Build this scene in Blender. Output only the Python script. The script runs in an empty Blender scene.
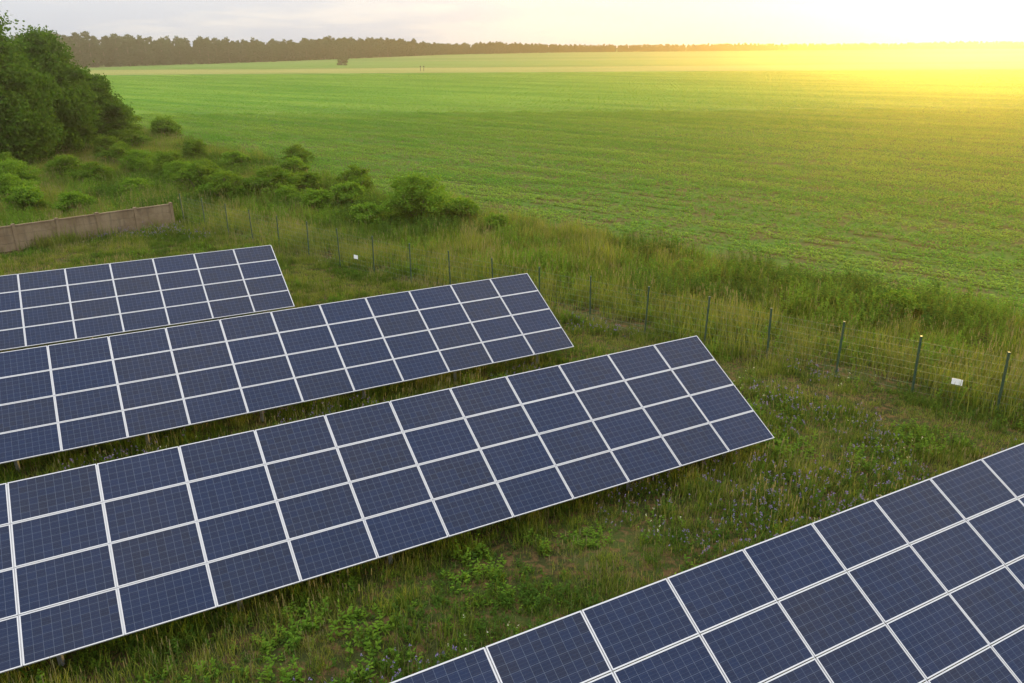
import bpy, numpy as np, math, random
from mathutils import Vector, Matrix
rng=np.random.default_rng(7); random.seed(7)
SC=bpy.context.scene
ROOT=SC.collection
# ------------------------------------------------------------ helpers
def new_mat(name):
    m=bpy.data.materials.new(name); m.use_nodes=True
    nt=m.node_tree; nt.nodes.clear()
    return m,nt,nt.nodes,nt.links
def N(nt,t,**k):
    n=nt.nodes.new(t)
    for a,b in k.items():
        if a=='inp':
            for i,v in b.items(): n.inputs[i].default_value=v
        else: setattr(n,a,b)
    return n
def math_n(nt,op,a,b=None,c=None,clamp=False):
    n=nt.nodes.new('ShaderNodeMath'); n.operation=op; n.use_clamp=clamp
    for i,v in enumerate((a,b,c)):
        if v is None: continue
        if isinstance(v,(int,float)): n.inputs[i].default_value=v
        else: nt.links.new(v,n.inputs[i])
    return n.outputs[0]
def mixc(nt,f,a,b,mode='MIX'):
    n=nt.nodes.new('ShaderNodeMix'); n.data_type='RGBA'; n.blend_type=mode
    for i,v in ((0,f),(6,a),(7,b)):
        if isinstance(v,(int,float)): n.inputs[i].default_value=v
        elif isinstance(v,tuple): n.inputs[i].default_value=(*v[:3],1)
        else: nt.links.new(v,n.inputs[i])
    return n.outputs[2]
def ramp(nt,v,p0,p1):
    n=nt.nodes.new('ShaderNodeMapRange'); n.inputs[1].default_value=p0; n.inputs[2].default_value=p1
    n.interpolation_type='SMOOTHSTEP'; nt.links.new(v,n.inputs[0]); return n.outputs[0]
def noise(nt,vec,scale,detail=3,rough=.55):
    n=nt.nodes.new('ShaderNodeTexNoise'); n.inputs['Scale'].default_value=scale
    n.inputs['Detail'].default_value=detail; n.inputs['Roughness'].default_value=rough
    nt.links.new(vec,n.inputs['Vector']); return n.outputs['Fac']
def worldpos(nt):
    return nt.nodes.new('ShaderNodeNewGeometry').outputs['Position']
def mapped(nt,vec,scale=(1,1,1),rot=0):
    if rot:
        n=nt.nodes.new('ShaderNodeMapping'); n.inputs['Rotation'].default_value=(0,0,rot); nt.links.new(vec,n.inputs['Vector']); vec=n.outputs[0]
    n=nt.nodes.new('ShaderNodeMapping'); n.inputs['Scale'].default_value=scale
    nt.links.new(vec,n.inputs['Vector']); return n.outputs[0]
def out(nt,sh):
    o=nt.nodes.new('ShaderNodeOutputMaterial'); nt.links.new(sh,o.inputs['Surface'])
def leaf_mat(name,ca,cb,cc,patch=0.25,transl=0.4,trans_tint=(1.3,1.35,.5),scale=None,rot=0,amt=.75):
    """foliage: per-leaf random tint + world-space patches, diffuse + translucent"""
    m,nt,_,L=new_mat(name)
    ge=N(nt,'ShaderNodeNewGeometry');rnd=ge.outputs['Random Per Island'];p=ge.outputs['Position']
    pp=mapped(nt,p,scale,rot) if scale else p
    n1=ramp(nt,noise(nt,pp,patch,3),.38,.62)
    c=mixc(nt,rnd,ca,cb); c=mixc(nt,math_n(nt,'MULTIPLY',n1,amt),c,cc)
    d=N(nt,'ShaderNodeBsdfDiffuse'); L.new(c,d.inputs['Color'])
    t=N(nt,'ShaderNodeBsdfTranslucent'); ct=mixc(nt,1.0,c,trans_tint,'MULTIPLY'); L.new(ct,t.inputs['Color'])
    mx=N(nt,'ShaderNodeMixShader',inp={0:transl}); L.new(d.outputs[0],mx.inputs[1]); L.new(t.outputs[0],mx.inputs[2])
    out(nt,mx.outputs[0]); return m
def simple_mat(name,col,rough=.6,metal=0,nscale=3,var=.25,spec=.5):
    m,nt,_,L=new_mat(name)
    tc=N(nt,'ShaderNodeTexCoord').outputs['Object']
    n=noise(nt,tc,nscale,5,.6)
    c=mixc(nt,n,tuple(x*(1-var) for x in col),tuple(min(1,x*(1+var)) for x in col))
    b=N(nt,'ShaderNodeBsdfPrincipled',inp={'Roughness':rough,'Metallic':metal,'Specular IOR Level':spec}); L.new(c,b.inputs['Base Color'])
    out(nt,b.outputs[0]); return m
def mesh_obj(name,verts,faces,mats,midx=None,coll=ROOT,loc=(0,0,0),smooth=False):
    me=bpy.data.meshes.new(name); me.from_pydata([tuple(v) for v in verts],[],[tuple(f) for f in faces])
    for m in mats: me.materials.append(m)
    if midx is not None: me.polygons.foreach_set('material_index',np.array(midx,dtype=np.int32))
    if smooth: me.polygons.foreach_set('use_smooth',np.ones(len(me.polygons),dtype=bool))
    me.update(); o=bpy.data.objects.new(name,me); o.location=loc
    if coll: coll.objects.link(o)
    return o
class MB:
    def __init__(s): s.v=[];s.f=[];s.m=[]
    def box(s,c,ax,ay,az,hx,hy,hz,m=0):
        c=np.array(c,float);b=len(s.v)
        for i in(-1,1):
            for j in(-1,1):
                for k in(-1,1): s.v.append(c+ax*hx*i+ay*hy*j+az*hz*k)
        for q in((0,1,3,2),(4,6,7,5),(0,4,5,1),(2,3,7,6),(0,2,6,4),(1,5,7,3)): s.f.append([b+x for x in q]); s.m.append(m)
    def beam(s,a,b,w,h,m=0,up=(0,0,1)):
        a=np.array(a,float);b=np.array(b,float);d=b-a;l=np.linalg.norm(d);d/=l
        up=np.array(up,float); 
        if abs(d@up)>.98: up=np.array([0,1.,0])
        x=np.cross(up,d);x/=np.linalg.norm(x);y=np.cross(d,x)
        s.box((a+b)/2,x,y,d,w/2,h/2,l/2,m)
    def cyl(s,a,b,r0,r1,n=6,m=0,cap=True):
        a=np.array(a,float);b=np.array(b,float);d=b-a;d=d/np.linalg.norm(d)
        up=np.array([0,0,1.]) if abs(d[2])<.9 else np.array([1.,0,0])
        x=np.cross(up,d);x/=np.linalg.norm(x);y=np.cross(d,x);k=len(s.v)
        for p,r in((a,r0),(b,r1)):
            for i in range(n):
                t=2*math.pi*i/n; s.v.append(p+x*r*math.cos(t)+y*r*math.sin(t))
        for i in range(n):
            j=(i+1)%n; s.f.append([k+i,k+j,k+n+j,k+n+i]); s.m.append(m)
        if cap: s.f.append([k+n+i for i in range(n)]); s.m.append(m)
    def obj(s,name,mats,**k): return mesh_obj(name,s.v,s.f,mats,s.m,**k)

# ------------------------------------------------------------ camera
PT,RL,FP,CH=0.3513,-0.0070,802.26,11.07
R=np.array([1,0,0.]);F=np.array([0,math.cos(PT),-math.sin(PT)]);U=np.cross(R,F)
R2=R*math.cos(RL)+U*math.sin(RL);U2=-R*math.sin(RL)+U*math.cos(RL)
cd=bpy.data.cameras.new('camera');co=bpy.data.objects.new('camera',cd);ROOT.objects.link(co)
M=Matrix.Identity(4)
for i in range(3): M[i][0]=R2[i];M[i][1]=U2[i];M[i][2]=-F[i]
M[2][3]=CH; co.matrix_world=M
cd.sensor_width=36;cd.lens=FP*36/1024;cd.clip_end=20000;cd.clip_start=.1;SC.camera=co
SC.view_settings.view_transform='Standard';SC.view_settings.look='None';SC.view_settings.exposure=0
# ------------------------------------------------------------ light
AZ=math.radians(29.5);EL=math.radians(8.5)
S=Vector((math.sin(AZ)*math.cos(EL),math.cos(AZ)*math.cos(EL),math.sin(EL)))
sl=bpy.data.lights.new('sun','SUN');sl.energy=5;sl.angle=math.radians(.5);sl.color=(1,.60,.14)
so=bpy.data.objects.new('sun',sl);ROOT.objects.link(so);so.rotation_euler=S.to_track_quat('Z','Y').to_euler();so.location=(60,120,40)
w=bpy.data.worlds.new('World');SC.world=w;w.use_nodes=True;nt=w.node_tree;nt.nodes.clear();L=nt.links
sky=N(nt,'ShaderNodeTexSky');sky.sky_type='NISHITA';sky.sun_disc=False;sky.sun_elevation=EL;sky.sun_rotation=AZ;sky.dust_density=2
b1=N(nt,'ShaderNodeBackground',inp={1:.12});L.new(sky.outputs[0],b1.inputs[0])
g=N(nt,'ShaderNodeTexCoord').outputs['Generated']
sep=N(nt,'ShaderNodeSeparateXYZ');L.new(g,sep.inputs[0]);z=sep.outputs[2]
dt=N(nt,'ShaderNodeVectorMath',operation='DOT_PRODUCT');L.new(g,dt.inputs[0]);dt.inputs[1].default_value=S
near=math_n(nt,'POWER',math_n(nt,'MAXIMUM',dt.outputs['Value'],0.0),14.0)
near2=math_n(nt,'POWER',math_n(nt,'MAXIMUM',dt.outputs['Value'],0.0),90.0)
lum=math_n(nt,'MULTIPLY_ADD',math_n(nt,'MAXIMUM',z,0.0),2.5,.86)
cl=noise(nt,mapped(nt,g,(2.2,2.2,16)),2.2,6,.6)
clf=ramp(nt,cl,.42,.62)
base=mixc(nt,clf,(.82,.86,.92),(1.04,1.01,.97))
base=mixc(nt,math_n(nt,'MULTIPLY',near,.7),base,(1.4,1.2,.75))
base=mixc(nt,math_n(nt,'MULTIPLY',near2,.8),base,(2.0,1.6,.8))
b2=N(nt,'ShaderNodeBackground');L.new(base,b2.inputs[0]);L.new(lum,b2.inputs[1])
mx=N(nt,'ShaderNodeMixShader',inp={0:.88});L.new(b1.outputs[0],mx.inputs[1]);L.new(b2.outputs[0],mx.inputs[2])
wo=N(nt,'ShaderNodeOutputWorld');L.new(mx.outputs[0],wo.inputs[0])
# haze box added to make the warm sun glow, forward scattering
m,nt,_,L=new_mat('sun_glow_haze')
vs=N(nt,'ShaderNodeVolumeScatter',inp={'Density':.00058,'Anisotropy':.845,'Color':(1,.84,.52,1)})
o=N(nt,'ShaderNodeOutputMaterial');L.new(vs.outputs[0],o.inputs['Volume'])
hb=MB();hb.box((0,285,24),np.array([1.,0,0]),np.array([0,1.,0]),np.array([0,0,1.]),900,315,26)
hz=hb.obj('sun_glow_haze',[m])
# ------------------------------------------------------------ layout functions
FX=[-60,-29.6,-22,-13.5,-5,7.5,15.5,34];FY=[15.8,45.3,53.3,45.8,38.6,29.4,23.3,9]
EX=[-220,-75,-60,-35,-15,-4,10.3,21.4,44];EY=[400,150,126,96,69,57,43,32,9]
fenceY=lambda x:np.interp(x,FX,FY)
fieldY=lambda x:np.interp(x,EX,EY)
def infrust(P,margin=1.18,mg=2.0):
    d=P[:,1]*F[1]+(P[:,2]-CH)*F[2]
    return (d>3)&(np.abs(P[:,0])<(.638*margin)*d+mg)&(P[:,1]>8)
def vnoise(x,y,s,seed=0):
    x=x/s+seed*17.3;y=y/s+seed*5.7
    xi=np.floor(x).astype(int);yi=np.floor(y).astype(int);fx=x-xi;fy=y-yi
    fx=fx*fx*(3-2*fx);fy=fy*fy*(3-2*fy)
    h=lambda a,b:((np.sin(a*127.1+b*311.7+seed*7.7)*43758.5453)%1)
    return (h(xi,yi)*(1-fx)+h(xi+1,yi)*fx)*(1-fy)+(h(xi,yi+1)*(1-fx)+h(xi+1,yi+1)*fx)*fy
# ------------------------------------------------------------ ground
def ground_mat():
    m,nt,_,L=new_mat('meadow_ground')
    p=worldpos(nt)
    a=noise(nt,p,.35,5,.6);b=noise(nt,p,3.5,5,.65);c=noise(nt,p,22,3,.6)
    col=mixc(nt,ramp(nt,a,.4,.62),(.032,.036,.013),(.045,.06,.016))
    col=mixc(nt,ramp(nt,b,.46,.62),col,(.095,.06,.028))
    col=mixc(nt,1.0,col,mixc(nt,c,(.4,.4,.4),(1.5,1.5,1.5)),'MULTIPLY')
    far=N(nt,'ShaderNodeSeparateXYZ');L.new(p,far.inputs[0])
    fb=noise(nt,mapped(nt,p,(.0012,.006,1)),1.0,3)
    fcol=mixc(nt,ramp(nt,fb,.45,.55),(.09,.16,.035),(.15,.18,.055))
    col=mixc(nt,ramp(nt,far.outputs[1],150,300),col,fcol)
    bs=N(nt,'ShaderNodeBsdfDiffuse');L.new(col,bs.inputs['Color'])
    bp=N(nt,'ShaderNodeBump',inp={'Strength':1.0,'Distance':.12});L.new(b,bp.inputs['Height']);L.new(bp.outputs[0],bs.inputs['Normal'])
    out(nt,bs.outputs[0]);return m
t=np.linspace(-1,1,161)
gx=np.sinh(t*7.2)/np.sinh(7.2)*9000; gy=np.sinh(t*7.2)/np.sinh(7.2)*9000+25
X,Y=np.meshgrid(gx,gy)
msk=np.clip((fieldY(X)-1.5-Y)/3,0,1)*np.exp(-(X**2+(Y-30)**2)/90**2)
Z=(vnoise(X,Y,2.5,1)-.5)*.16*msk+(vnoise(X,Y,.9,2)-.5)*.06*msk
V=np.stack([X,Y,Z],-1).reshape(-1,3);n=161
Fc=[(j*n+i,j*n+i+1,(j+1)*n+i+1,(j+1)*n+i) for j in range(n-1) for i in range(n-1)]
mesh_obj('ground',V,Fc,[ground_mat()],smooth=True)
# crop field sheet
ROWDIR=math.atan2(-.65,.76)
def field_mat():
    m,nt,_,L=new_mat('crop_field_soil')
    p=worldpos(nt)
    a=noise(nt,mapped(nt,p,(.012,.09,1),-ROWDIR),1.0,5)
    b=noise(nt,p,.4,5,.65);c=noise(nt,p,5,3,.6)
    col=mixc(nt,ramp(nt,b,.36,.6),(.085,.075,.03),(.06,.11,.022))
    sp=N(nt,'ShaderNodeSeparateXYZ');L.new(p,sp.inputs[0])
    far=ramp(nt,sp.outputs[1],60,220)
    col=mixc(nt,math_n(nt,'MULTIPLY',far,.85),col,mixc(nt,ramp(nt,a,.38,.62),(.065,.18,.024),(.15,.26,.04)))
    col=mixc(nt,1.0,col,mixc(nt,c,(.7,.7,.7),(1.3,1.3,1.3)),'MULTIPLY')
    bs=N(nt,'ShaderNodeBsdfDiffuse');L.new(col,bs.inputs['Color'])
    out(nt,bs.outputs[0]);return m
fm=field_mat()
pl=[(x,y+.8,.03) for x,y in zip(EX,EY)]
mesh_obj('crop_field',pl+[(500,9,.03),(700,392,.03),(-215,404,.03)],[tuple(range(len(pl)+3))],[fm])
def strip(name,pts,c1,c2,z):
    m,nt,_,L=new_mat(name+'_surface');p=worldpos(nt)
    col=mixc(nt,ramp(nt,noise(nt,mapped(nt,p,(.012,.06,1)),1.0,5),.35,.65),c1,c2)
    bs=N(nt,'ShaderNodeBsdfDiffuse');L.new(col,bs.inputs['Color']);out(nt,bs.outputs[0])
    mesh_obj(name,[(x,y,z) for x,y in pts],[tuple(range(len(pts)))],[m])
strip('stubble_field',[(-260,400),(-200,407),(700,395),(1500,385),(1500,500),(700,520),(-270,500)],(.18,.21,.055),(.25,.23,.075),.06)
strip('far_crop_field',[(-270,503),(700,523),(1500,503),(1500,760),(-280,760)],(.08,.16,.028),(.12,.19,.045),.09)
# ------------------------------------------------------------ plants (source patches)
def coll(name): return bpy.data.collections.new(name)
def ribbon(vs,fs,mi,base,dirxy,h,lean,w,m=0,seg=3,tip=.1,droop=0.0):
    d=np.array([math.cos(dirxy),math.sin(dirxy),0]);s=np.array([-d[1],d[0],0]);k=len(vs)
    for i in range(seg+1):
        t=i/seg
        p=base+d*lean*(t**1.6)+np.array([0,0,1])*(h*t-droop*h*t**3)
        ww=w*(1-t)**.7+tip*w if tip<.5 else w*(math.sin(math.pi*min(.97,t*.85+.12)))
        vs.append(p-s*ww/2);vs.append(p+s*ww/2)
    for i in range(seg): fs.append((k+2*i,k+2*i+1,k+2*i+3,k+2*i+2));mi.append(m)
def patch(name,mats,size,grass,weeds,heads,c,seed,clumps=10):
    g=np.random.default_rng(seed);vs=[];fs=[];mi=[]
    cl=g.uniform(-size/2,size/2,(clumps,2));chh=g.uniform(.6,1.4,clumps)
    def spot(sp=.5):
        if g.uniform()<.6:
            k=g.integers(clumps);q=cl[k]+g.normal(0,size*.09,2);return np.array([q[0],q[1],-.03]),chh[k]
        q=g.uniform(-size/2,size/2,2)+g.normal(0,size*.04,2);return np.array([q[0],q[1],-.03]),.8
    for n,h,w_,ln,mt in grass:
        for i in range(n):
            b,k=spot();H=h*k*g.uniform(.5,1.2)
            ribbon(vs,fs,mi,b,g.uniform(0,6.28),H,ln*g.uniform(.2,1.2)*H,w_*g.uniform(.7,1.3),mt,2,.1,g.uniform(0,.3))
    for n,h,mt in heads:
        for i in range(n):
            b,k=spot();a=g.uniform(0,6.28);H=h*g.uniform(.8,1.3)
            ribbon(vs,fs,mi,b,a,H,.1*H,.006,mt,1,.4)
            k=len(vs);t=b+np.array([math.cos(a),math.sin(a),0])*.1*H+np.array([0,0,H])
            for q in((-.009,0,-.10),(.009,0,-.10),(.007,0,.03),(-.007,0,.03)): vs.append(t+np.array(q))
            fs.append((k,k+1,k+2,k+3));mi.append(mt)
    for n,h,ls,mt,fm_,nf in weeds:
        for i in range(n):
            b,k=spot();a=g.uniform(0,6.28);H=h*k*g.uniform(.6,1.1);ln=np.array([math.cos(a),math.sin(a),0])*H*.25
            ribbon(vs,fs,mi,b,a,H,H*.25,.012,mt,1,.4)
            nl=int(H/ls*2.6)+3
            for j in range(nl):
                t=(j+.7)/nl;p=b+ln*t**1.6+np.array([0,0,H*t]);ribbon(vs,fs,mi,p,g.uniform(0,6.28),ls*g.uniform(-.1,.5),ls*g.uniform(.7,1.1)*(1.15-t*.6),ls*.5*(1.2-t*.6),mt,2,.9,.3)
            for j in range(nf if g.uniform()<.6 else 0):
                p=b+ln+np.array([0,0,H*(1+.03*j)])+g.normal(0,.014,3);k=len(vs);s=.015
                n1=g.normal(0,1,3);n1/=np.linalg.norm(n1);n2=np.cross(n1,g.normal(0,1,3));n2/=np.linalg.norm(n2)
                for q in(n1,n2,-n1,-n2): vs.append(p+q*s)
                fs.append((k,k+1,k+2,k+3));mi.append(fm_)
    return mesh_obj(name,vs,fs,mats,mi,coll=c)
mG=leaf_mat('grass_blades',(.05,.10,.010),(.12,.175,.024),(.13,.165,.03),.5)
mGd=leaf_mat('grass_dark',(.03,.07,.010),(.08,.125,.018),(.05,.09,.014),.5)
mGy=leaf_mat('grass_yellow',(.13,.17,.025),(.21,.23,.045),(.19,.19,.055),.5)
mStraw=leaf_mat('grass_seed_heads',(.17,.16,.07),(.26,.22,.11),(.18,.17,.09),.5,.3,(1.1,1.1,.7))
mW=leaf_mat('weed_leaves',(.075,.165,.018),(.14,.23,.025),(.10,.18,.02),.4)
mWd=leaf_mat('weed_leaves_dark',(.035,.085,.012),(.08,.145,.02),(.05,.10,.02),.6)
mFl=leaf_mat('lupine_flowers',(.16,.13,.26),(.26,.21,.35),(.2,.17,.29),.6,.3,(1,1,1))
mFw=leaf_mat('white_flowers',(.5,.5,.4),(.6,.58,.4),(.55,.5,.3),.6,.3,(1,1,1))
mCrop=leaf_mat('crop_leaves',(.07,.20,.020),(.14,.285,.035),(.21,.305,.045),1.0,.4,(1.3,1.35,.5),(.035,.28,1),-ROWDIR,.8)
MM=[mG,mGd,mGy,mStraw,mW,mWd,mFl,mFw]
cF=coll('meadow_sources')
for v in range(3):
    s_=100+v*20
    patch('a%02d'%(0+v),MM,1.3,[(330,.32,.016,.5,0),(260,.26,.015,.6,1),(90,.30,.013,.5,2)],[(10,.26,.09,5,0,0)],[(14,.44,3)],cF,s_+1)
    patch('a%02d'%(3+v),MM,1.3,[(400,.22,.016,.8,1),(120,.24,.015,.6,0)],[(36,.24,.09,5,0,0),(10,.2,.08,4,0,0)],[],cF,s_+2)
    patch('a%02d'%(6+v),MM,1.3,[(360,.32,.014,.5,2),(240,.28,.015,.6,0)],[(8,.22,.08,4,0,0)],[(26,.48,3)],cF,s_+3)
    patch('a%02d'%(9+v),MM,1.3,[(260,.24,.016,.6,0),(160,.2,.015,.7,1)],[(24,.34,.13,4,0,0),(22,.28,.10,5,0,0)],[(5,.4,3)],cF,s_+4)
    patch('a%02d'%(12+v),MM,1.3,[(260,.24,.016,.6,1),(160,.26,.015,.7,2)],[(32,.36,.08,5,6,6)],[(8,.42,3)],cF,s_+5)
    patch('a%02d'%(15+v),MM,1.3,[(300,.26,.016,.6,0),(180,.24,.015,.7,1)],[(12,.34,.09,4,7,4)],[(12,.45,3)],cF,s_+6)
cT=coll('tall_sources')
for v in range(3):
    s_=200+v*20
    patch('b%02d'%(0+v),MM,2.3,[(520,.80,.022,.45,2),(420,.70,.022,.5,0)],[(22,.65,.13,4,0,0)],[(50,1.0,3)],cT,s_+1,14)
    patch('b%02d'%(3+v),MM,2.3,[(420,.6,.024,.5,0),(380,.55,.022,.6,1)],[(34,.6,.14,4,0,0)],[(14,.8,3)],cT,s_+2,14)
    patch('b%02d'%(6+v),MM,2.3,[(260,.5,.022,.6,1),(150,.55,.022,.6,0)],[(60,.85,.17,5,0,0),(24,.7,.14,4,0,0)],[],cT,s_+3,14)
    patch('b%02d'%(9+v),MM,2.3,[(260,.55,.022,.6,0),(160,.55,.022,.6,2)],[(66,.9,.16,4,0,0),(14,.6,.14,5,0,0)],[(10,.9,3)],cT,s_+4,14)
cS=coll('short_sources')
for v in range(3): patch('s%d'%v,MM,1.3,[(380,.12,.014,.7,2),(200,.13,.014,.7,0)],[(6,.12,.06,4,0,0)],[(8,.25,3)],cS,300+v)
cC=coll('crop_sources');TW,TH=3.6,4.0
for v in range(12):
    g=np.random.default_rng(400+v);vs=[];fs=[];mi=[];den=.97 if v<9 else .62
    for r_ in range(5):
        x=-TW/2+g.uniform(0,.2);vig=g.choice([.65,.9,1.05,1.2])
        while x<TW/2:
            if g.uniform()<den*min(1,vig+.2):
                b=np.array([x,(r_-2)*.8+g.normal(0,.06),0]);h=vig*g.uniform(.24,.5)
                for j in range(8): ribbon(vs,fs,mi,b+np.array([0,0,h*.08*j]),g.uniform(0,6.28),h*g.uniform(.1,.45),h*g.uniform(.45,.9),.095,0,2,.9,.8)
            x+=g.uniform(.15,.28)
    mesh_obj('c%02d'%v,vs,fs,[mCrop],mi,coll=cC)
cK=coll('crop_far_sources')
for v in range(6):
    g=np.random.default_rng(460+v);vs=[];fs=[];mi=[]
    for r_ in range(8):
        vig=g.choice([.5,.8,1.0,1.25])
        for i2 in range(int(24*min(1,vig+.1))):
            b=np.array([g.uniform(-3.8,3.8),(r_-3.5)*1.0+g.normal(0,.08),.08*vig]);h=vig*g.uniform(.1,.32)
            for j in range(4): ribbon(vs,fs,mi,b,g.uniform(0,6.28),h*.7,.35*g.uniform(.6,1.2),.17,0,1,.9,.3)
    mesh_obj('k%d'%v,vs,fs,[mCrop],mi,coll=cK)
def scatter(name,P,rot,scl,idx,c,tilt=.12):
    me=bpy.data.meshes.new(name);n=len(P);me.vertices.add(n);me.vertices.foreach_set('co',P.astype(np.float32).ravel())
    a=me.attributes.new('rot','FLOAT_VECTOR','POINT');rr=np.zeros((n,3),np.float32);rr[:,0]=rng.normal(0,tilt,n);rr[:,1]=rng.normal(0,tilt,n);rr[:,2]=rot;a.data.foreach_set('vector',rr.ravel())
    a=me.attributes.new('scl','FLOAT','POINT');a.data.foreach_set('value',scl.astype(np.float32))
    a=me.attributes.new('idx','INT','POINT');a.data.foreach_set('value',idx.astype(np.int32))
    o=bpy.data.objects.new(name,me);ROOT.objects.link(o)
    ng=bpy.data.node_groups.new(name,'GeometryNodeTree')
    ng.interface.new_socket('Geometry',in_out='INPUT',socket_type='NodeSocketGeometry')
    ng.interface.new_socket('Geometry',in_out='OUTPUT',socket_type='NodeSocketGeometry')
    gi=ng.nodes.new('NodeGroupInput');go=ng.nodes.new('NodeGroupOutput');ip=ng.nodes.new('GeometryNodeInstanceOnPoints')
    ci=ng.nodes.new('GeometryNodeCollectionInfo');ci.inputs['Collection'].default_value=c;ci.inputs['Separate Children'].default_value=True;ci.inputs['Reset Children'].default_value=True
    ng.links.new(gi.outputs[0],ip.inputs['Points']);ng.links.new(ci.outputs[0],ip.inputs['Instance']);ip.inputs['Pick Instance'].default_value=True
    for nm,ty,tg in(('rot','FLOAT_VECTOR','Rotation'),('scl','FLOAT','Scale'),('idx','INT','Instance Index')):
        na=ng.nodes.new('GeometryNodeInputNamedAttribute');na.data_type=ty;na.inputs['Name'].default_value=nm
        ng.links.new(na.outputs['Attribute'],ip.inputs[tg])
    ng.links.new(ip.outputs[0],go.inputs[0])
    md=o.modifiers.new('scatter','NODES');md.node_group=ng
    print(name,n)
    return o
def grid(x0,x1,y0,y1,s,j):
    X,Y=np.meshgrid(np.arange(x0,x1,s),np.arange(y0,y1,s));P=np.zeros((X.size,3));P[:,0]=X.ravel();P[:,1]=Y.ravel();P[:,:2]+=rng.uniform(-j,j,(len(P),2));return P
R3=lambda n:rng.integers(0,3,n)
# meadow inside the fence
P=grid(-34,30,8,54,.92,.25);P=P[infrust(P)&(P[:,1]<fenceY(P[:,0])+.2)]
for bx,by,br in((.6,15.2,.9),(3.2,16.6,.6),(9.5,20,.6),(5,25.6,.6)):
    d=np.hypot(P[:,0]-bx,(P[:,1]-by)*1.2)/br;P=P[(d>1)|(rng.uniform(0,1,len(P))<.3)]
sd=(fenceY(P[:,0])-P[:,1])*.76
track=(sd>.9)&(sd<2.8)&(P[:,0]>-12)
Pm=P[~track];n=len(Pm);vn=vnoise(Pm[:,0],Pm[:,1],2.6,3);vn2=vnoise(Pm[:,0],Pm[:,1],1.6,4);u=rng.uniform(0,1,n)
ty=np.where(vn<.36,np.where(u<.75,1,0),np.where(vn<.62,np.where(u<.6,0,2),np.where(u<.7,2,0)))
ty=np.where((vn2>.67)&(u<.8),3,ty);pur=vnoise(Pm[:,0],Pm[:,1],3.0,9)
pz=np.exp(-((Pm[:,0]-6.5)**2+(Pm[:,1]-18.0)**2)/8.)
ty=np.where((pur+pz*.4>.70)&(rng.uniform(0,1,n)<.6),4,ty);ty=np.where(rng.uniform(0,1,n)<.04,5,ty)
sc=rng.uniform(.85,1.15,n)*(.7+.65*vnoise(Pm[:,0],Pm[:,1],2.2,6))
scatter('meadow_grass',Pm,rng.uniform(0,6.28,n),sc,ty*3+R3(n),cF,.04)
Pt=P[track];scatter('mown_track_grass',Pt,rng.uniform(0,6.28,len(Pt)),rng.uniform(.9,1.15,len(Pt)),R3(len(Pt)),cS,.03)
# tall weeds beyond fence
P=grid(-85,50,12,160,1.8,.4)
P=P[infrust(P,1.12,3)&(P[:,1]>fenceY(P[:,0])+.9)&(P[:,1]<fieldY(P[:,0])+rng.uniform(.2,1.8,len(P)))]
sd=(P[:,1]-fenceY(P[:,0]))*.76;n=len(P);u=rng.uniform(0,1,n);vn=vnoise(P[:,0],P[:,1],4.5,7)
ty=np.where(sd<3.8,np.where(u<.8,0,1),np.where(vn<.42,np.where(u<.7,2,1),np.where(vn<.6,np.where(u<.6,3,1),np.where(u<.6,0,np.where(u<.75,1,3)))))
sc=rng.uniform(.85,1.15,n)*(.75+.7*vnoise(P[:,0],P[:,1],3.2,8))
scatter('tall_weeds',P,rng.uniform(0,6.28,n),sc,ty*3+R3(n),cT,.04)
# crop rows
rd=np.array([math.cos(ROWDIR),math.sin(ROWDIR)]);rn=np.array([-rd[1],rd[0]])
A,B=np.meshgrid(np.arange(-200,200,TW),np.arange(20,190,TH));A=A+(np.arange(A.shape[0])%3)[:,None]*1.2
P=np.zeros((A.size,3));P[:,0]=(rd[0]*A+rn[0]*B).ravel();P[:,1]=(rd[1]*A+rn[1]*B).ravel()
P=P[infrust(P,1.1,4)&(P[:,1]>fieldY(P[:,0])+1.2)]
P=P[P[:,1]<152]
n=len(P);sp_=vnoise(P[:,0]*.5,P[:,1],9,31)*.6+vnoise(P[:,0],P[:,1],4,32)*.4
scatter('crop_rows',P,np.full(n,ROWDIR)+np.where(rng.uniform(0,1,n)<.5,0,math.pi),rng.uniform(.96,1.04,n),np.where(sp_<.36,rng.integers(9,12,n),rng.integers(0,9,n)),cC,.0)
A,B=np.meshgrid(np.arange(-440,440,7.6),np.arange(70,640,8.0));A=A+(np.arange(A.shape[0])%3)[:,None]*2.5
P=np.zeros((A.size,3));P[:,0]=(rd[0]*A+rn[0]*B).ravel();P[:,1]=(rd[1]*A+rn[1]*B).ravel()
P=P[infrust(P,1.08,8)&(P[:,1]>fieldY(P[:,0])+4)&(P[:,1]>=152)&(P[:,1]<386)]
n=len(P);scatter('distant_crop_rows',P,np.full(n,ROWDIR)+np.where(rng.uniform(0,1,n)<.5,0,math.pi),rng.uniform(.95,1.05,n),rng.integers(0,6,n),cK,.0)
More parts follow.
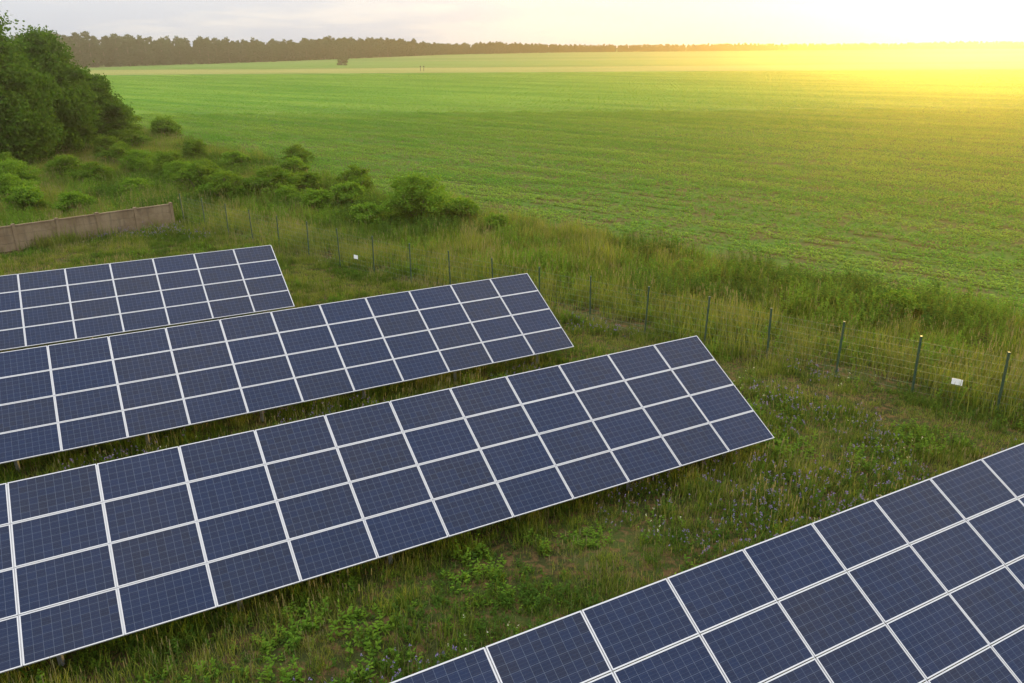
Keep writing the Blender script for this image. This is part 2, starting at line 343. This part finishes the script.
# ------------------------------------------------------------ trees
mBark=simple_mat('bark',(.10,.075,.05),.9,0,4,.4)
def leaf_tree(name,h,lobes,nleaf,ls,mat,seed,trunk=True,c=ROOT,loc=(0,0,0),shell=.62):
    g=np.random.default_rng(seed);mb=MB()
    if trunk:
        tr=.02*h+.05;top=np.array([g.normal(0,.2),g.normal(0,.2),h*.62]);mid=top*.5+np.array([g.normal(0,.15),g.normal(0,.15),0])
        mb.cyl((0,0,-.1),mid,tr*1.25,tr*.8,8);mb.cyl(mid,top,tr*.8,tr*.35,8)
        for lx,ly,lz,rx,rz in lobes:
            t=g.uniform(.35,.85);s=mid*(1-t)+top*t if lz>h*.35 else mid*t
            e=np.array([lx,ly,lz]);k=(s+e)/2+np.array([0,0,-.1*h*g.uniform(0,.6)]);mb.cyl(s,k,tr*.4,tr*.25,6);mb.cyl(k,e,tr*.25,tr*.08,5)
    else:
        for lx,ly,lz,rx,rz in lobes:
            for q in range(3):
                e=np.array([lx+g.normal(0,rx*.3),ly+g.normal(0,rx*.3),lz+rz*.3]);mb.cyl((lx*.3,ly*.3,-.05),e,.04,.012,5)
    nv=len(mb.v);vol=np.array([l[3]**2*l[4] for l in lobes])**.75;vol/=vol.sum()
    cen=[];
    ncl=max(8*len(lobes),nleaf//60)
    for _ in range(ncl):
        l=lobes[g.choice(len(lobes),p=vol)];d=g.normal(0,1,3);d/=np.linalg.norm(d);r=g.uniform(shell,1.05)
        if g.uniform()<.15:r=g.uniform(.2,.8)
        cp=np.array([l[0]+d[0]*l[3]*r,l[1]+d[1]*l[3]*r,l[2]+d[2]*l[4]*r])
        if cp[2]<.05: cp[2]=g.uniform(.05,.5)
        cen.append(cp)
    cen=np.array(cen);cr=np.mean([l[3] for l in lobes])*.17*g.uniform(.6,1.5,len(cen))
    k=g.integers(0,len(cen),nleaf);pos=cen[k]+g.normal(0,1,(nleaf,3))*cr[k][:,None]*np.array([1,1,.6])
    pos[:,2]=np.maximum(pos[:,2],.05)
    n1=g.normal(0,1,(nleaf,3));n1/=np.linalg.norm(n1,axis=1)[:,None];n2=np.cross(n1,g.normal(0,1,(nleaf,3)));n2/=np.linalg.norm(n2,axis=1)[:,None]
    s=(ls*g.uniform(.6,1.3,nleaf))[:,None]
    q=np.stack([pos+n1*s,pos+n2*s*.55,pos-n1*s,pos-n2*s*.55],1).reshape(-1,3)
    vs=np.vstack([np.array(mb.v),q]) if nv else q
    fs=mb.f+[(nv+4*i,nv+4*i+1,nv+4*i+2,nv+4*i+3) for i in range(nleaf)]
    return mesh_obj(name,vs,fs,[mBark,mat],[0]*len(mb.f)+[1]*nleaf,coll=c,loc=loc)
mT=leaf_mat('tree_leaves',(.03,.08,.010),(.075,.145,.016),(.065,.13,.018),.5,.35)
mB1=leaf_mat('shrub_leaves',(.08,.17,.02),(.15,.25,.03),(.09,.17,.018),.5,.4)
mB2=leaf_mat('shrub_leaves_dark',(.055,.12,.016),(.10,.18,.02),(.11,.17,.02),.6,.4)
mTf=leaf_mat('forest_leaves',(.010,.038,.010),(.022,.060,.012),(.022,.060,.014),.02,.3)
def lob(h,r,n,seed,z0=.3,fat=1.0):
    g=np.random.default_rng(seed);o=[]
    for i in range(n):
        t=(i+.5)/n;zz=h*(z0+(.9-z0)*t);a=i*2.4+g.uniform(-.5,.5);wd=r*(1.0-abs(t-.4)**1.5*1.3)
        rr=r*g.uniform(.34,.5)*(1.1-.35*t)*fat;d=max(0,wd-rr)*g.uniform(.6,1.1)
        o.append((d*math.cos(a),d*math.sin(a),min(zz,h-rr*.8),rr,rr*.85))
    return o
leaf_tree('deciduous_tree',14.2,lob(14.2,6.5,18,1,.14,1.15),100000,.17,mT,1,loc=(-50.5,81,0))
leaf_tree('deciduous_tree',13.0,lob(13.0,5.2,14,2,.14,1.15),60000,.17,mT,2,loc=(-49.5,90,0))
leaf_tree('deciduous_tree',9.0,lob(9.0,4.0,10,3,.13,1.15),36000,.16,mT,3,loc=(-48.5,97,0))
leaf_tree('deciduous_tree',11.0,lob(11.0,5,12,4,.15,1.1),40000,.18,mT,4,loc=(-64,90,0))
leaf_tree('deciduous_tree',5.6,lob(5.6,3.2,8,5,.12,1.1),18000,.15,mT,5,loc=(-51.5,108,0))
bm=[]
for i,(h,r,n,mt) in enumerate(((3.0,2.6,9,mB1),(2.2,1.9,7,mB2),(1.6,1.4,6,mB1),(2.4,1.7,7,mB2))):
    ob=leaf_tree('shrub',h,lob(h,r,n,20+i,.2,1.15),15000 if i==0 else 9000,.075,mt,20+i,trunk=False,c=None);bm.append(ob.data);bpy.data.objects.remove(ob)
SH=[(0,-6.4,54.6,1.2),(2,-3.3,53.5,1.1),(2,-9.5,53,1),(1,-22,62,1.25),(1,-18.8,63.5,1.35),(3,-16.5,66,.9),(1,-25,66,1.3),(0,-29,71,.8),(2,-14,57.5,1.1),(2,-12,60,1.2),(1,-12.5,65,1.0),
(3,-31,74,1.1),(0,-35,77,.9),(1,-39,82,1.2),(0,-41,66.5,1.1),(0,-38.5,62,.8),(3,-43,88,1.2),(1,-44,96,1.3),(1,-49,104,1.5),(3,-34,88,1.0),(2,-27,80,1.2),(2,-20,75,1.1),(2,16.8,33.2,.8),(2,-1,50.5,.8),
(2,-31,57,1.1),(2,-35,58,1.2),(1,-46,74,1.2),(3,-40,73,1.2),(1,-22,84,1.0),(2,-46,110,1.8),(1,-54,113,1.8),(2,-17,61,.9),(1,-36,70,1.0),(2,-30,64,1.0),(2,9,40.5,.5)]
for k,x,y,s in SH:
    o=bpy.data.objects.new('shrub',bm[k]);ROOT.objects.link(o);o.location=(x,y,0);o.scale=(s,s,s*random.uniform(.8,1.0));o.rotation_euler=(0,0,random.uniform(0,6.28))
# forest on the horizon
cW=coll('forest_sources')
for i in range(4):
    hh=20+i*1.2;leaf_tree('w%d'%i,hh,lob(hh,6+.5*i,9,40+i,.10,1.2),2200,.85,mTf,40+i,c=cW,shell=.5)
path=[(-640,430),(-420,480),(-300,560),(-235,740),(-190,1000),(-110,1500),(150,1900),(900,2050),(2300,1750)]
P=[]
for (x0,y0),(x1,y1) in zip(path[:-1],path[1:]):
    L_=math.hypot(x1-x0,y1-y0);stp=8;nrm=((y1-y0)/L_,-(x1-x0)/L_)
    for s in np.arange(0,L_,stp):
        for r_ in range(5):
            o_=-r_*8+random.uniform(-4,4);P.append((x0+(x1-x0)*s/L_+nrm[0]*o_+random.uniform(-3,3),y0+(y1-y0)*s/L_+nrm[1]*o_,0))
P=np.array(P,float);scf=rng.uniform(.8,1.05,len(P))*(.85+.35*vnoise(P[:,0],P[:,1],110,21));scf*=np.clip(1.15-(P[:,1]-1000)/900*.4,.72,1.)
scatter('forest_treeline',P,rng.uniform(0,6.28,len(P)),scf,rng.integers(0,4,len(P)),cW,.02)
leaf_tree('deciduous_tree',6,lob(6,5,7,50,.12,1.2),1500,.5,mTf,50,loc=(-118,600,0))
# ------------------------------------------------------------ solar tables
AZR,TL=0.4937,0.5133
e1=np.array([math.cos(AZR),math.sin(AZR),0]);hv=np.array([-math.sin(AZR),math.cos(AZR),0])
e2=hv*math.cos(TL)+np.array([0,0,1.])*math.sin(TL);e3=np.cross(e1,e2)
def cell_mat():
    m,nt,_,L=new_mat('photovoltaic_cells')
    uv=N(nt,'ShaderNodeUVMap',uv_map='UVMap').outputs[0];rv=N(nt,'ShaderNodeUVMap',uv_map='rnd').outputs[0]
    sp=N(nt,'ShaderNodeSeparateXYZ');L.new(uv,sp.inputs[0])
    def gridline(v,n,wd):
        f=math_n(nt,'FRACT',math_n(nt,'MULTIPLY',v,n));d=math_n(nt,'ABSOLUTE',math_n(nt,'SUBTRACT',f,.5))
        return math_n(nt,'GREATER_THAN',d,.5-wd/2)
    gx=gridline(sp.outputs[0],10,.034);gy=gridline(sp.outputs[1],6,.034)
    gl=math_n(nt,'MAXIMUM',gx,gy)
    f=math_n(nt,'FRACT',math_n(nt,'MULTIPLY_ADD',sp.outputs[1],18,.5));bus=math_n(nt,'GREATER_THAN',math_n(nt,'ABSOLUTE',math_n(nt,'SUBTRACT',f,.5)),.475)
    sc=N(nt,'ShaderNodeVectorMath',operation='MULTIPLY');L.new(uv,sc.inputs[0]);sc.inputs[1].default_value=(10,6,1)
    fl=N(nt,'ShaderNodeVectorMath',operation='FLOOR');L.new(sc.outputs[0],fl.inputs[0])
    ad=N(nt,'ShaderNodeVectorMath',operation='MULTIPLY_ADD');L.new(rv,ad.inputs[0]);ad.inputs[1].default_value=(100,100,0);L.new(fl.outputs[0],ad.inputs[2])
    wn=N(nt,'ShaderNodeTexWhiteNoise',noise_dimensions='2D');L.new(ad.outputs[0],wn.inputs['Vector'])
    rs=N(nt,'ShaderNodeSeparateXYZ');L.new(rv,rs.inputs[0])
    vo=N(nt,'ShaderNodeTexVoronoi');vo.inputs['Scale'].default_value=45;L.new(worldpos(nt),vo.inputs['Vector'])
    c=mixc(nt,rs.outputs[0],(.001,.007,.030),(.007,.009,.020))
    c=mixc(nt,math_n(nt,'MULTIPLY',wn.outputs['Value'],.55),c,(.004,.014,.050))
    c=mixc(nt,math_n(nt,'MULTIPLY',vo.outputs['Distance'],.25),c,(.012,.030,.078))
    c=mixc(nt,math_n(nt,'MULTIPLY',bus,.15),c,(.17,.20,.25))
    c=mixc(nt,math_n(nt,'MULTIPLY',gl,.40),c,(.15,.18,.23))
    p=worldpos(nt);dust=noise(nt,p,1.3,5,.65);c=mixc(nt,math_n(nt,'MULTIPLY',dust,.02),c,(.30,.27,.24))
    b=N(nt,'ShaderNodeBsdfPrincipled',inp={'Specular IOR Level':.15,'IOR':1.45});L.new(c,b.inputs['Base Color'])
    L.new(math_n(nt,'MULTIPLY_ADD',dust,.12,.04),b.inputs['Roughness'])
    out(nt,b.outputs[0]);return m
mCell=cell_mat()
mFrame=simple_mat('anodised_aluminium_frame',(.43,.43,.44),.4,.15,6,.06)
mSteel=simple_mat('galvanised_steel',(.35,.36,.37),.5,.6,5,.2)
mBack=simple_mat('module_backsheet',(.5,.5,.5),.6,0,3,.1)
SX,SY,MW,MH=1.67,1.005,1.65,.99
def table(name,O,u0,u1,zb=.70):
    O=np.array([O[0],O[1],zb]);mb=MB();uvs={};fw=.021
    at=lambda u,v,w=0:O-u*e1+v*e2+w*e3
    for k in range(u0,u1):
        for j in range(4):
            ua=k*SX+.01;va=j*SY+.0075;r=(rng.uniform(),rng.uniform())
            dz=rng.normal(0,.002)
            for (a,b,c_,d_) in((ua,ua+MW,va,va+fw),(ua,ua+MW,va+MH-fw,va+MH),(ua,ua+fw,va+fw,va+MH-fw),(ua+MW-fw,ua+MW,va+fw,va+MH-fw)):
                mb.box(at((a+b)/2,(c_+d_)/2,dz),e1,e2,e3,(b-a)/2,(d_-c_)/2,.02,1)
            b=len(mb.v);tw=rng.normal(0,.0015,4)
            for q,(uu,vv) in enumerate(((ua+MW-fw,va+fw),(ua+fw,va+fw),(ua+fw,va+MH-fw),(ua+MW-fw,va+MH-fw))): mb.v.append(at(uu,vv,.014+dz+tw[q]))
            uvs[len(mb.f)]=r;mb.f.append([b,b+1,b+2,b+3]);mb.m.append(0)
            b=len(mb.v)
            for (uu,vv) in((ua+MW-fw,va+fw),(ua+fw,va+fw),(ua+fw,va+MH-fw),(ua+MW-fw,va+MH-fw)): mb.v.append(at(uu,vv,.002+dz))
            mb.f.append([b+3,b+2,b+1,b]);mb.m.append(3)
    for j in range(4):
        for q in(.22,.78): mb.beam(at(u0*SX,j*SY+q,-.05),at(u1*SX,j*SY+q,-.05),.05,.055,2,up=e3)
    for k in range(u0,u1+1): mb.beam(at(k*SX,.02,-.012),at(k*SX,4*SY-.02,-.012),.018,.012,1,up=e3)
    k=u0+.7
    while k<u1:
        mb.beam(at(k*SX,.1,-.12),at(k*SX,4*SY-.1,-.12),.06,.08,2,up=e3)
        for v in(.7,3.2):
            p=at(k*SX,v,-.16);mb.beam((p[0],p[1],-.3),p,.09,.07,2)
        a=at(k*SX,3.2,-.16);bq=at(k*SX,2.0,-.16);mb.beam((a[0],a[1],.5),bq,.05,.05,2)
        k+=2.0
    ob=mb.obj(name,[mCell,mFrame,mSteel,mBack])
    me=ob.data;U1=me.uv_layers.new(name='UVMap');U2_=me.uv_layers.new(name='rnd')
    for fi,r in uvs.items():
        ls=me.polygons[fi].loop_start
        for q,c_ in enumerate(((0,0),(1,0),(1,1),(0,1))):
            U1.data[ls+q].uv=c_;U2_.data[ls+q].uv=r
table('solar_panel_array',(11.519,11.925),-4,12,.88)
table('solar_panel_array',(7.364,20.231),0,15)
table('solar_panel_array',(2.283,27.655),0,17)
table('solar_panel_array',(-9.308,32.834),0,13)
# ------------------------------------------------------------ fence
mGreen=simple_mat('green_fence_paint',(.02,.06,.035),.5,.1,5,.2)
mWire=simple_mat('fence_wire',(.10,.15,.09),.6,.1,5,.2)
mSign=simple_mat('white_sign',(.8,.8,.8),.5,0,5,.03)
poly=[np.array(q,float) for q in((-22.0,53.6),(-13.5,45.8),(-5,38.6),(7.5,29.4),(15.5,23.3),(34,9))]
mb=MB();segs=[]
pp=[]
for a,b in zip(poly[:-1],poly[1:]):
    L_=np.linalg.norm(b-a);n_=max(1,round(L_/2.6))
    for i in range(n_): pp.append(a+(b-a)*i/n_)
pp.append(poly[-1])
Z3=np.array([0,0,1.])
for i,p in enumerate(pp):
    tl=rng.normal(0,.02,2)
    mb.beam((p[0],p[1],-.3),(p[0]+tl[0]*2,p[1]+tl[1]*2,2.05),.06,.06,0)
    mb.box((p[0]+tl[0]*2,p[1]+tl[1]*2,2.06),np.array([1.,0,0]),np.array([0,1.,0]),Z3,.036,.036,.012,0)
for a,b in zip(pp[:-1],pp[1:]):
    for h in(.1,.35,.6,.85,1.1,1.35,1.6,1.85):
        mb.beam((*a,h),(*b,h),.006,.006,1)
    L_=np.linalg.norm(b-a);n_=int(L_/.2)
    for i in range(1,n_):
        q=a+(b-a)*i/n_;mb.beam((*q,.08),(*q,1.88),.004,.004,1)
mb.obj('wire_mesh_fence',[mGreen,mWire])
def sign(p,i,z):
    a,b=pp[i],pp[i+1];d=(b-a)/np.linalg.norm(b-a);c=a+(b-a)*p;dn=np.array([-d[1],d[0]])*-1
    m_=MB();m_.box((c[0]+dn[0]*.03,c[1]+dn[1]*.03,z),np.array([d[0],d[1],0]),np.array([dn[0],dn[1],0]),Z3,.16,.004,.10,0)
    for s in(-.12,.12):
        m_.box((c[0]+dn[0]*.02+d[0]*s,c[1]+dn[1]*.02+d[1]*s,z),np.array([d[0],d[1],0]),np.array([dn[0],dn[1],0]),Z3,.01,.0055,.115,1)
    m_.obj('warning_sign',[mSign,mWire])
sg=[(14.6,24.0),(-7.6,41.0)]
for x,y in sg:
    k=min(range(len(pp)-1),key=lambda i:np.hypot(*((pp[i]+pp[i+1])/2-np.array([x,y]))));sign(.5,k,.75)
# ------------------------------------------------------------ wall
def wall_mat():
    m,nt,_,L=new_mat('weathered_wall');p=worldpos(nt)
    a=noise(nt,p,.8,5,.65);b=noise(nt,mapped(nt,p,(6,6,.6)),1,4,.6);c=noise(nt,p,9,3)
    col=mixc(nt,ramp(nt,a,.35,.65),(.15,.10,.055),(.23,.17,.10));col=mixc(nt,math_n(nt,'MULTIPLY',ramp(nt,b,.5,.7),.6),col,(.09,.07,.045))
    bs=N(nt,'ShaderNodeBsdfPrincipled',inp={'Roughness':.9});L.new(col,bs.inputs['Base Color'])
    bp=N(nt,'ShaderNodeBump',inp={'Strength':.5,'Distance':.02});L.new(c,bp.inputs['Height']);L.new(bp.outputs[0],bs.inputs['Normal']);out(nt,bs.outputs[0]);return m
mWall=wall_mat()
a=np.array([-44.,31.5]);b=np.array([-22.6,53.2]);d=(b-a)/np.linalg.norm(b-a);dn=np.array([d[1],-d[0]]);L_=np.linalg.norm(b-a)
mb=MB();n_=13;D3=np.array([*d,0]);DN=np.array([*dn,0])
for i in range(n_+1):
    c=a+(b-a)*i/n_;mb.box((*c,.75),D3,DN,Z3,.09,.09,.82,0)
for i in range(n_):
    c=a+(b-a)*(i+.5)/n_
    for j in range(3): mb.box((*c,.23+j*.475),D3,DN,Z3,L_/n_/2-.09,.035+.004*(j%2),.23,0)
    mb.box((*c,1.46),D3,DN,Z3,L_/n_/2-.09,.06,.035,0)
mb.obj('concrete_panel_wall',[mWall])
# two marker posts far out in the field
for x in(-45.5,-43.8):
    mb=MB();mb.cyl((0,0,0),(0,0,2.2),.14,.11,8);mb.box((0,0,2.35),np.array([1.,0,0]),np.array([0,1.,0]),Z3,.35,.05,.25);mb.cyl((0,0,2.2),(0,0,2.6),.06,.04,6)
    mb.obj('field_marker_post',[mBark],loc=(x,430,0))
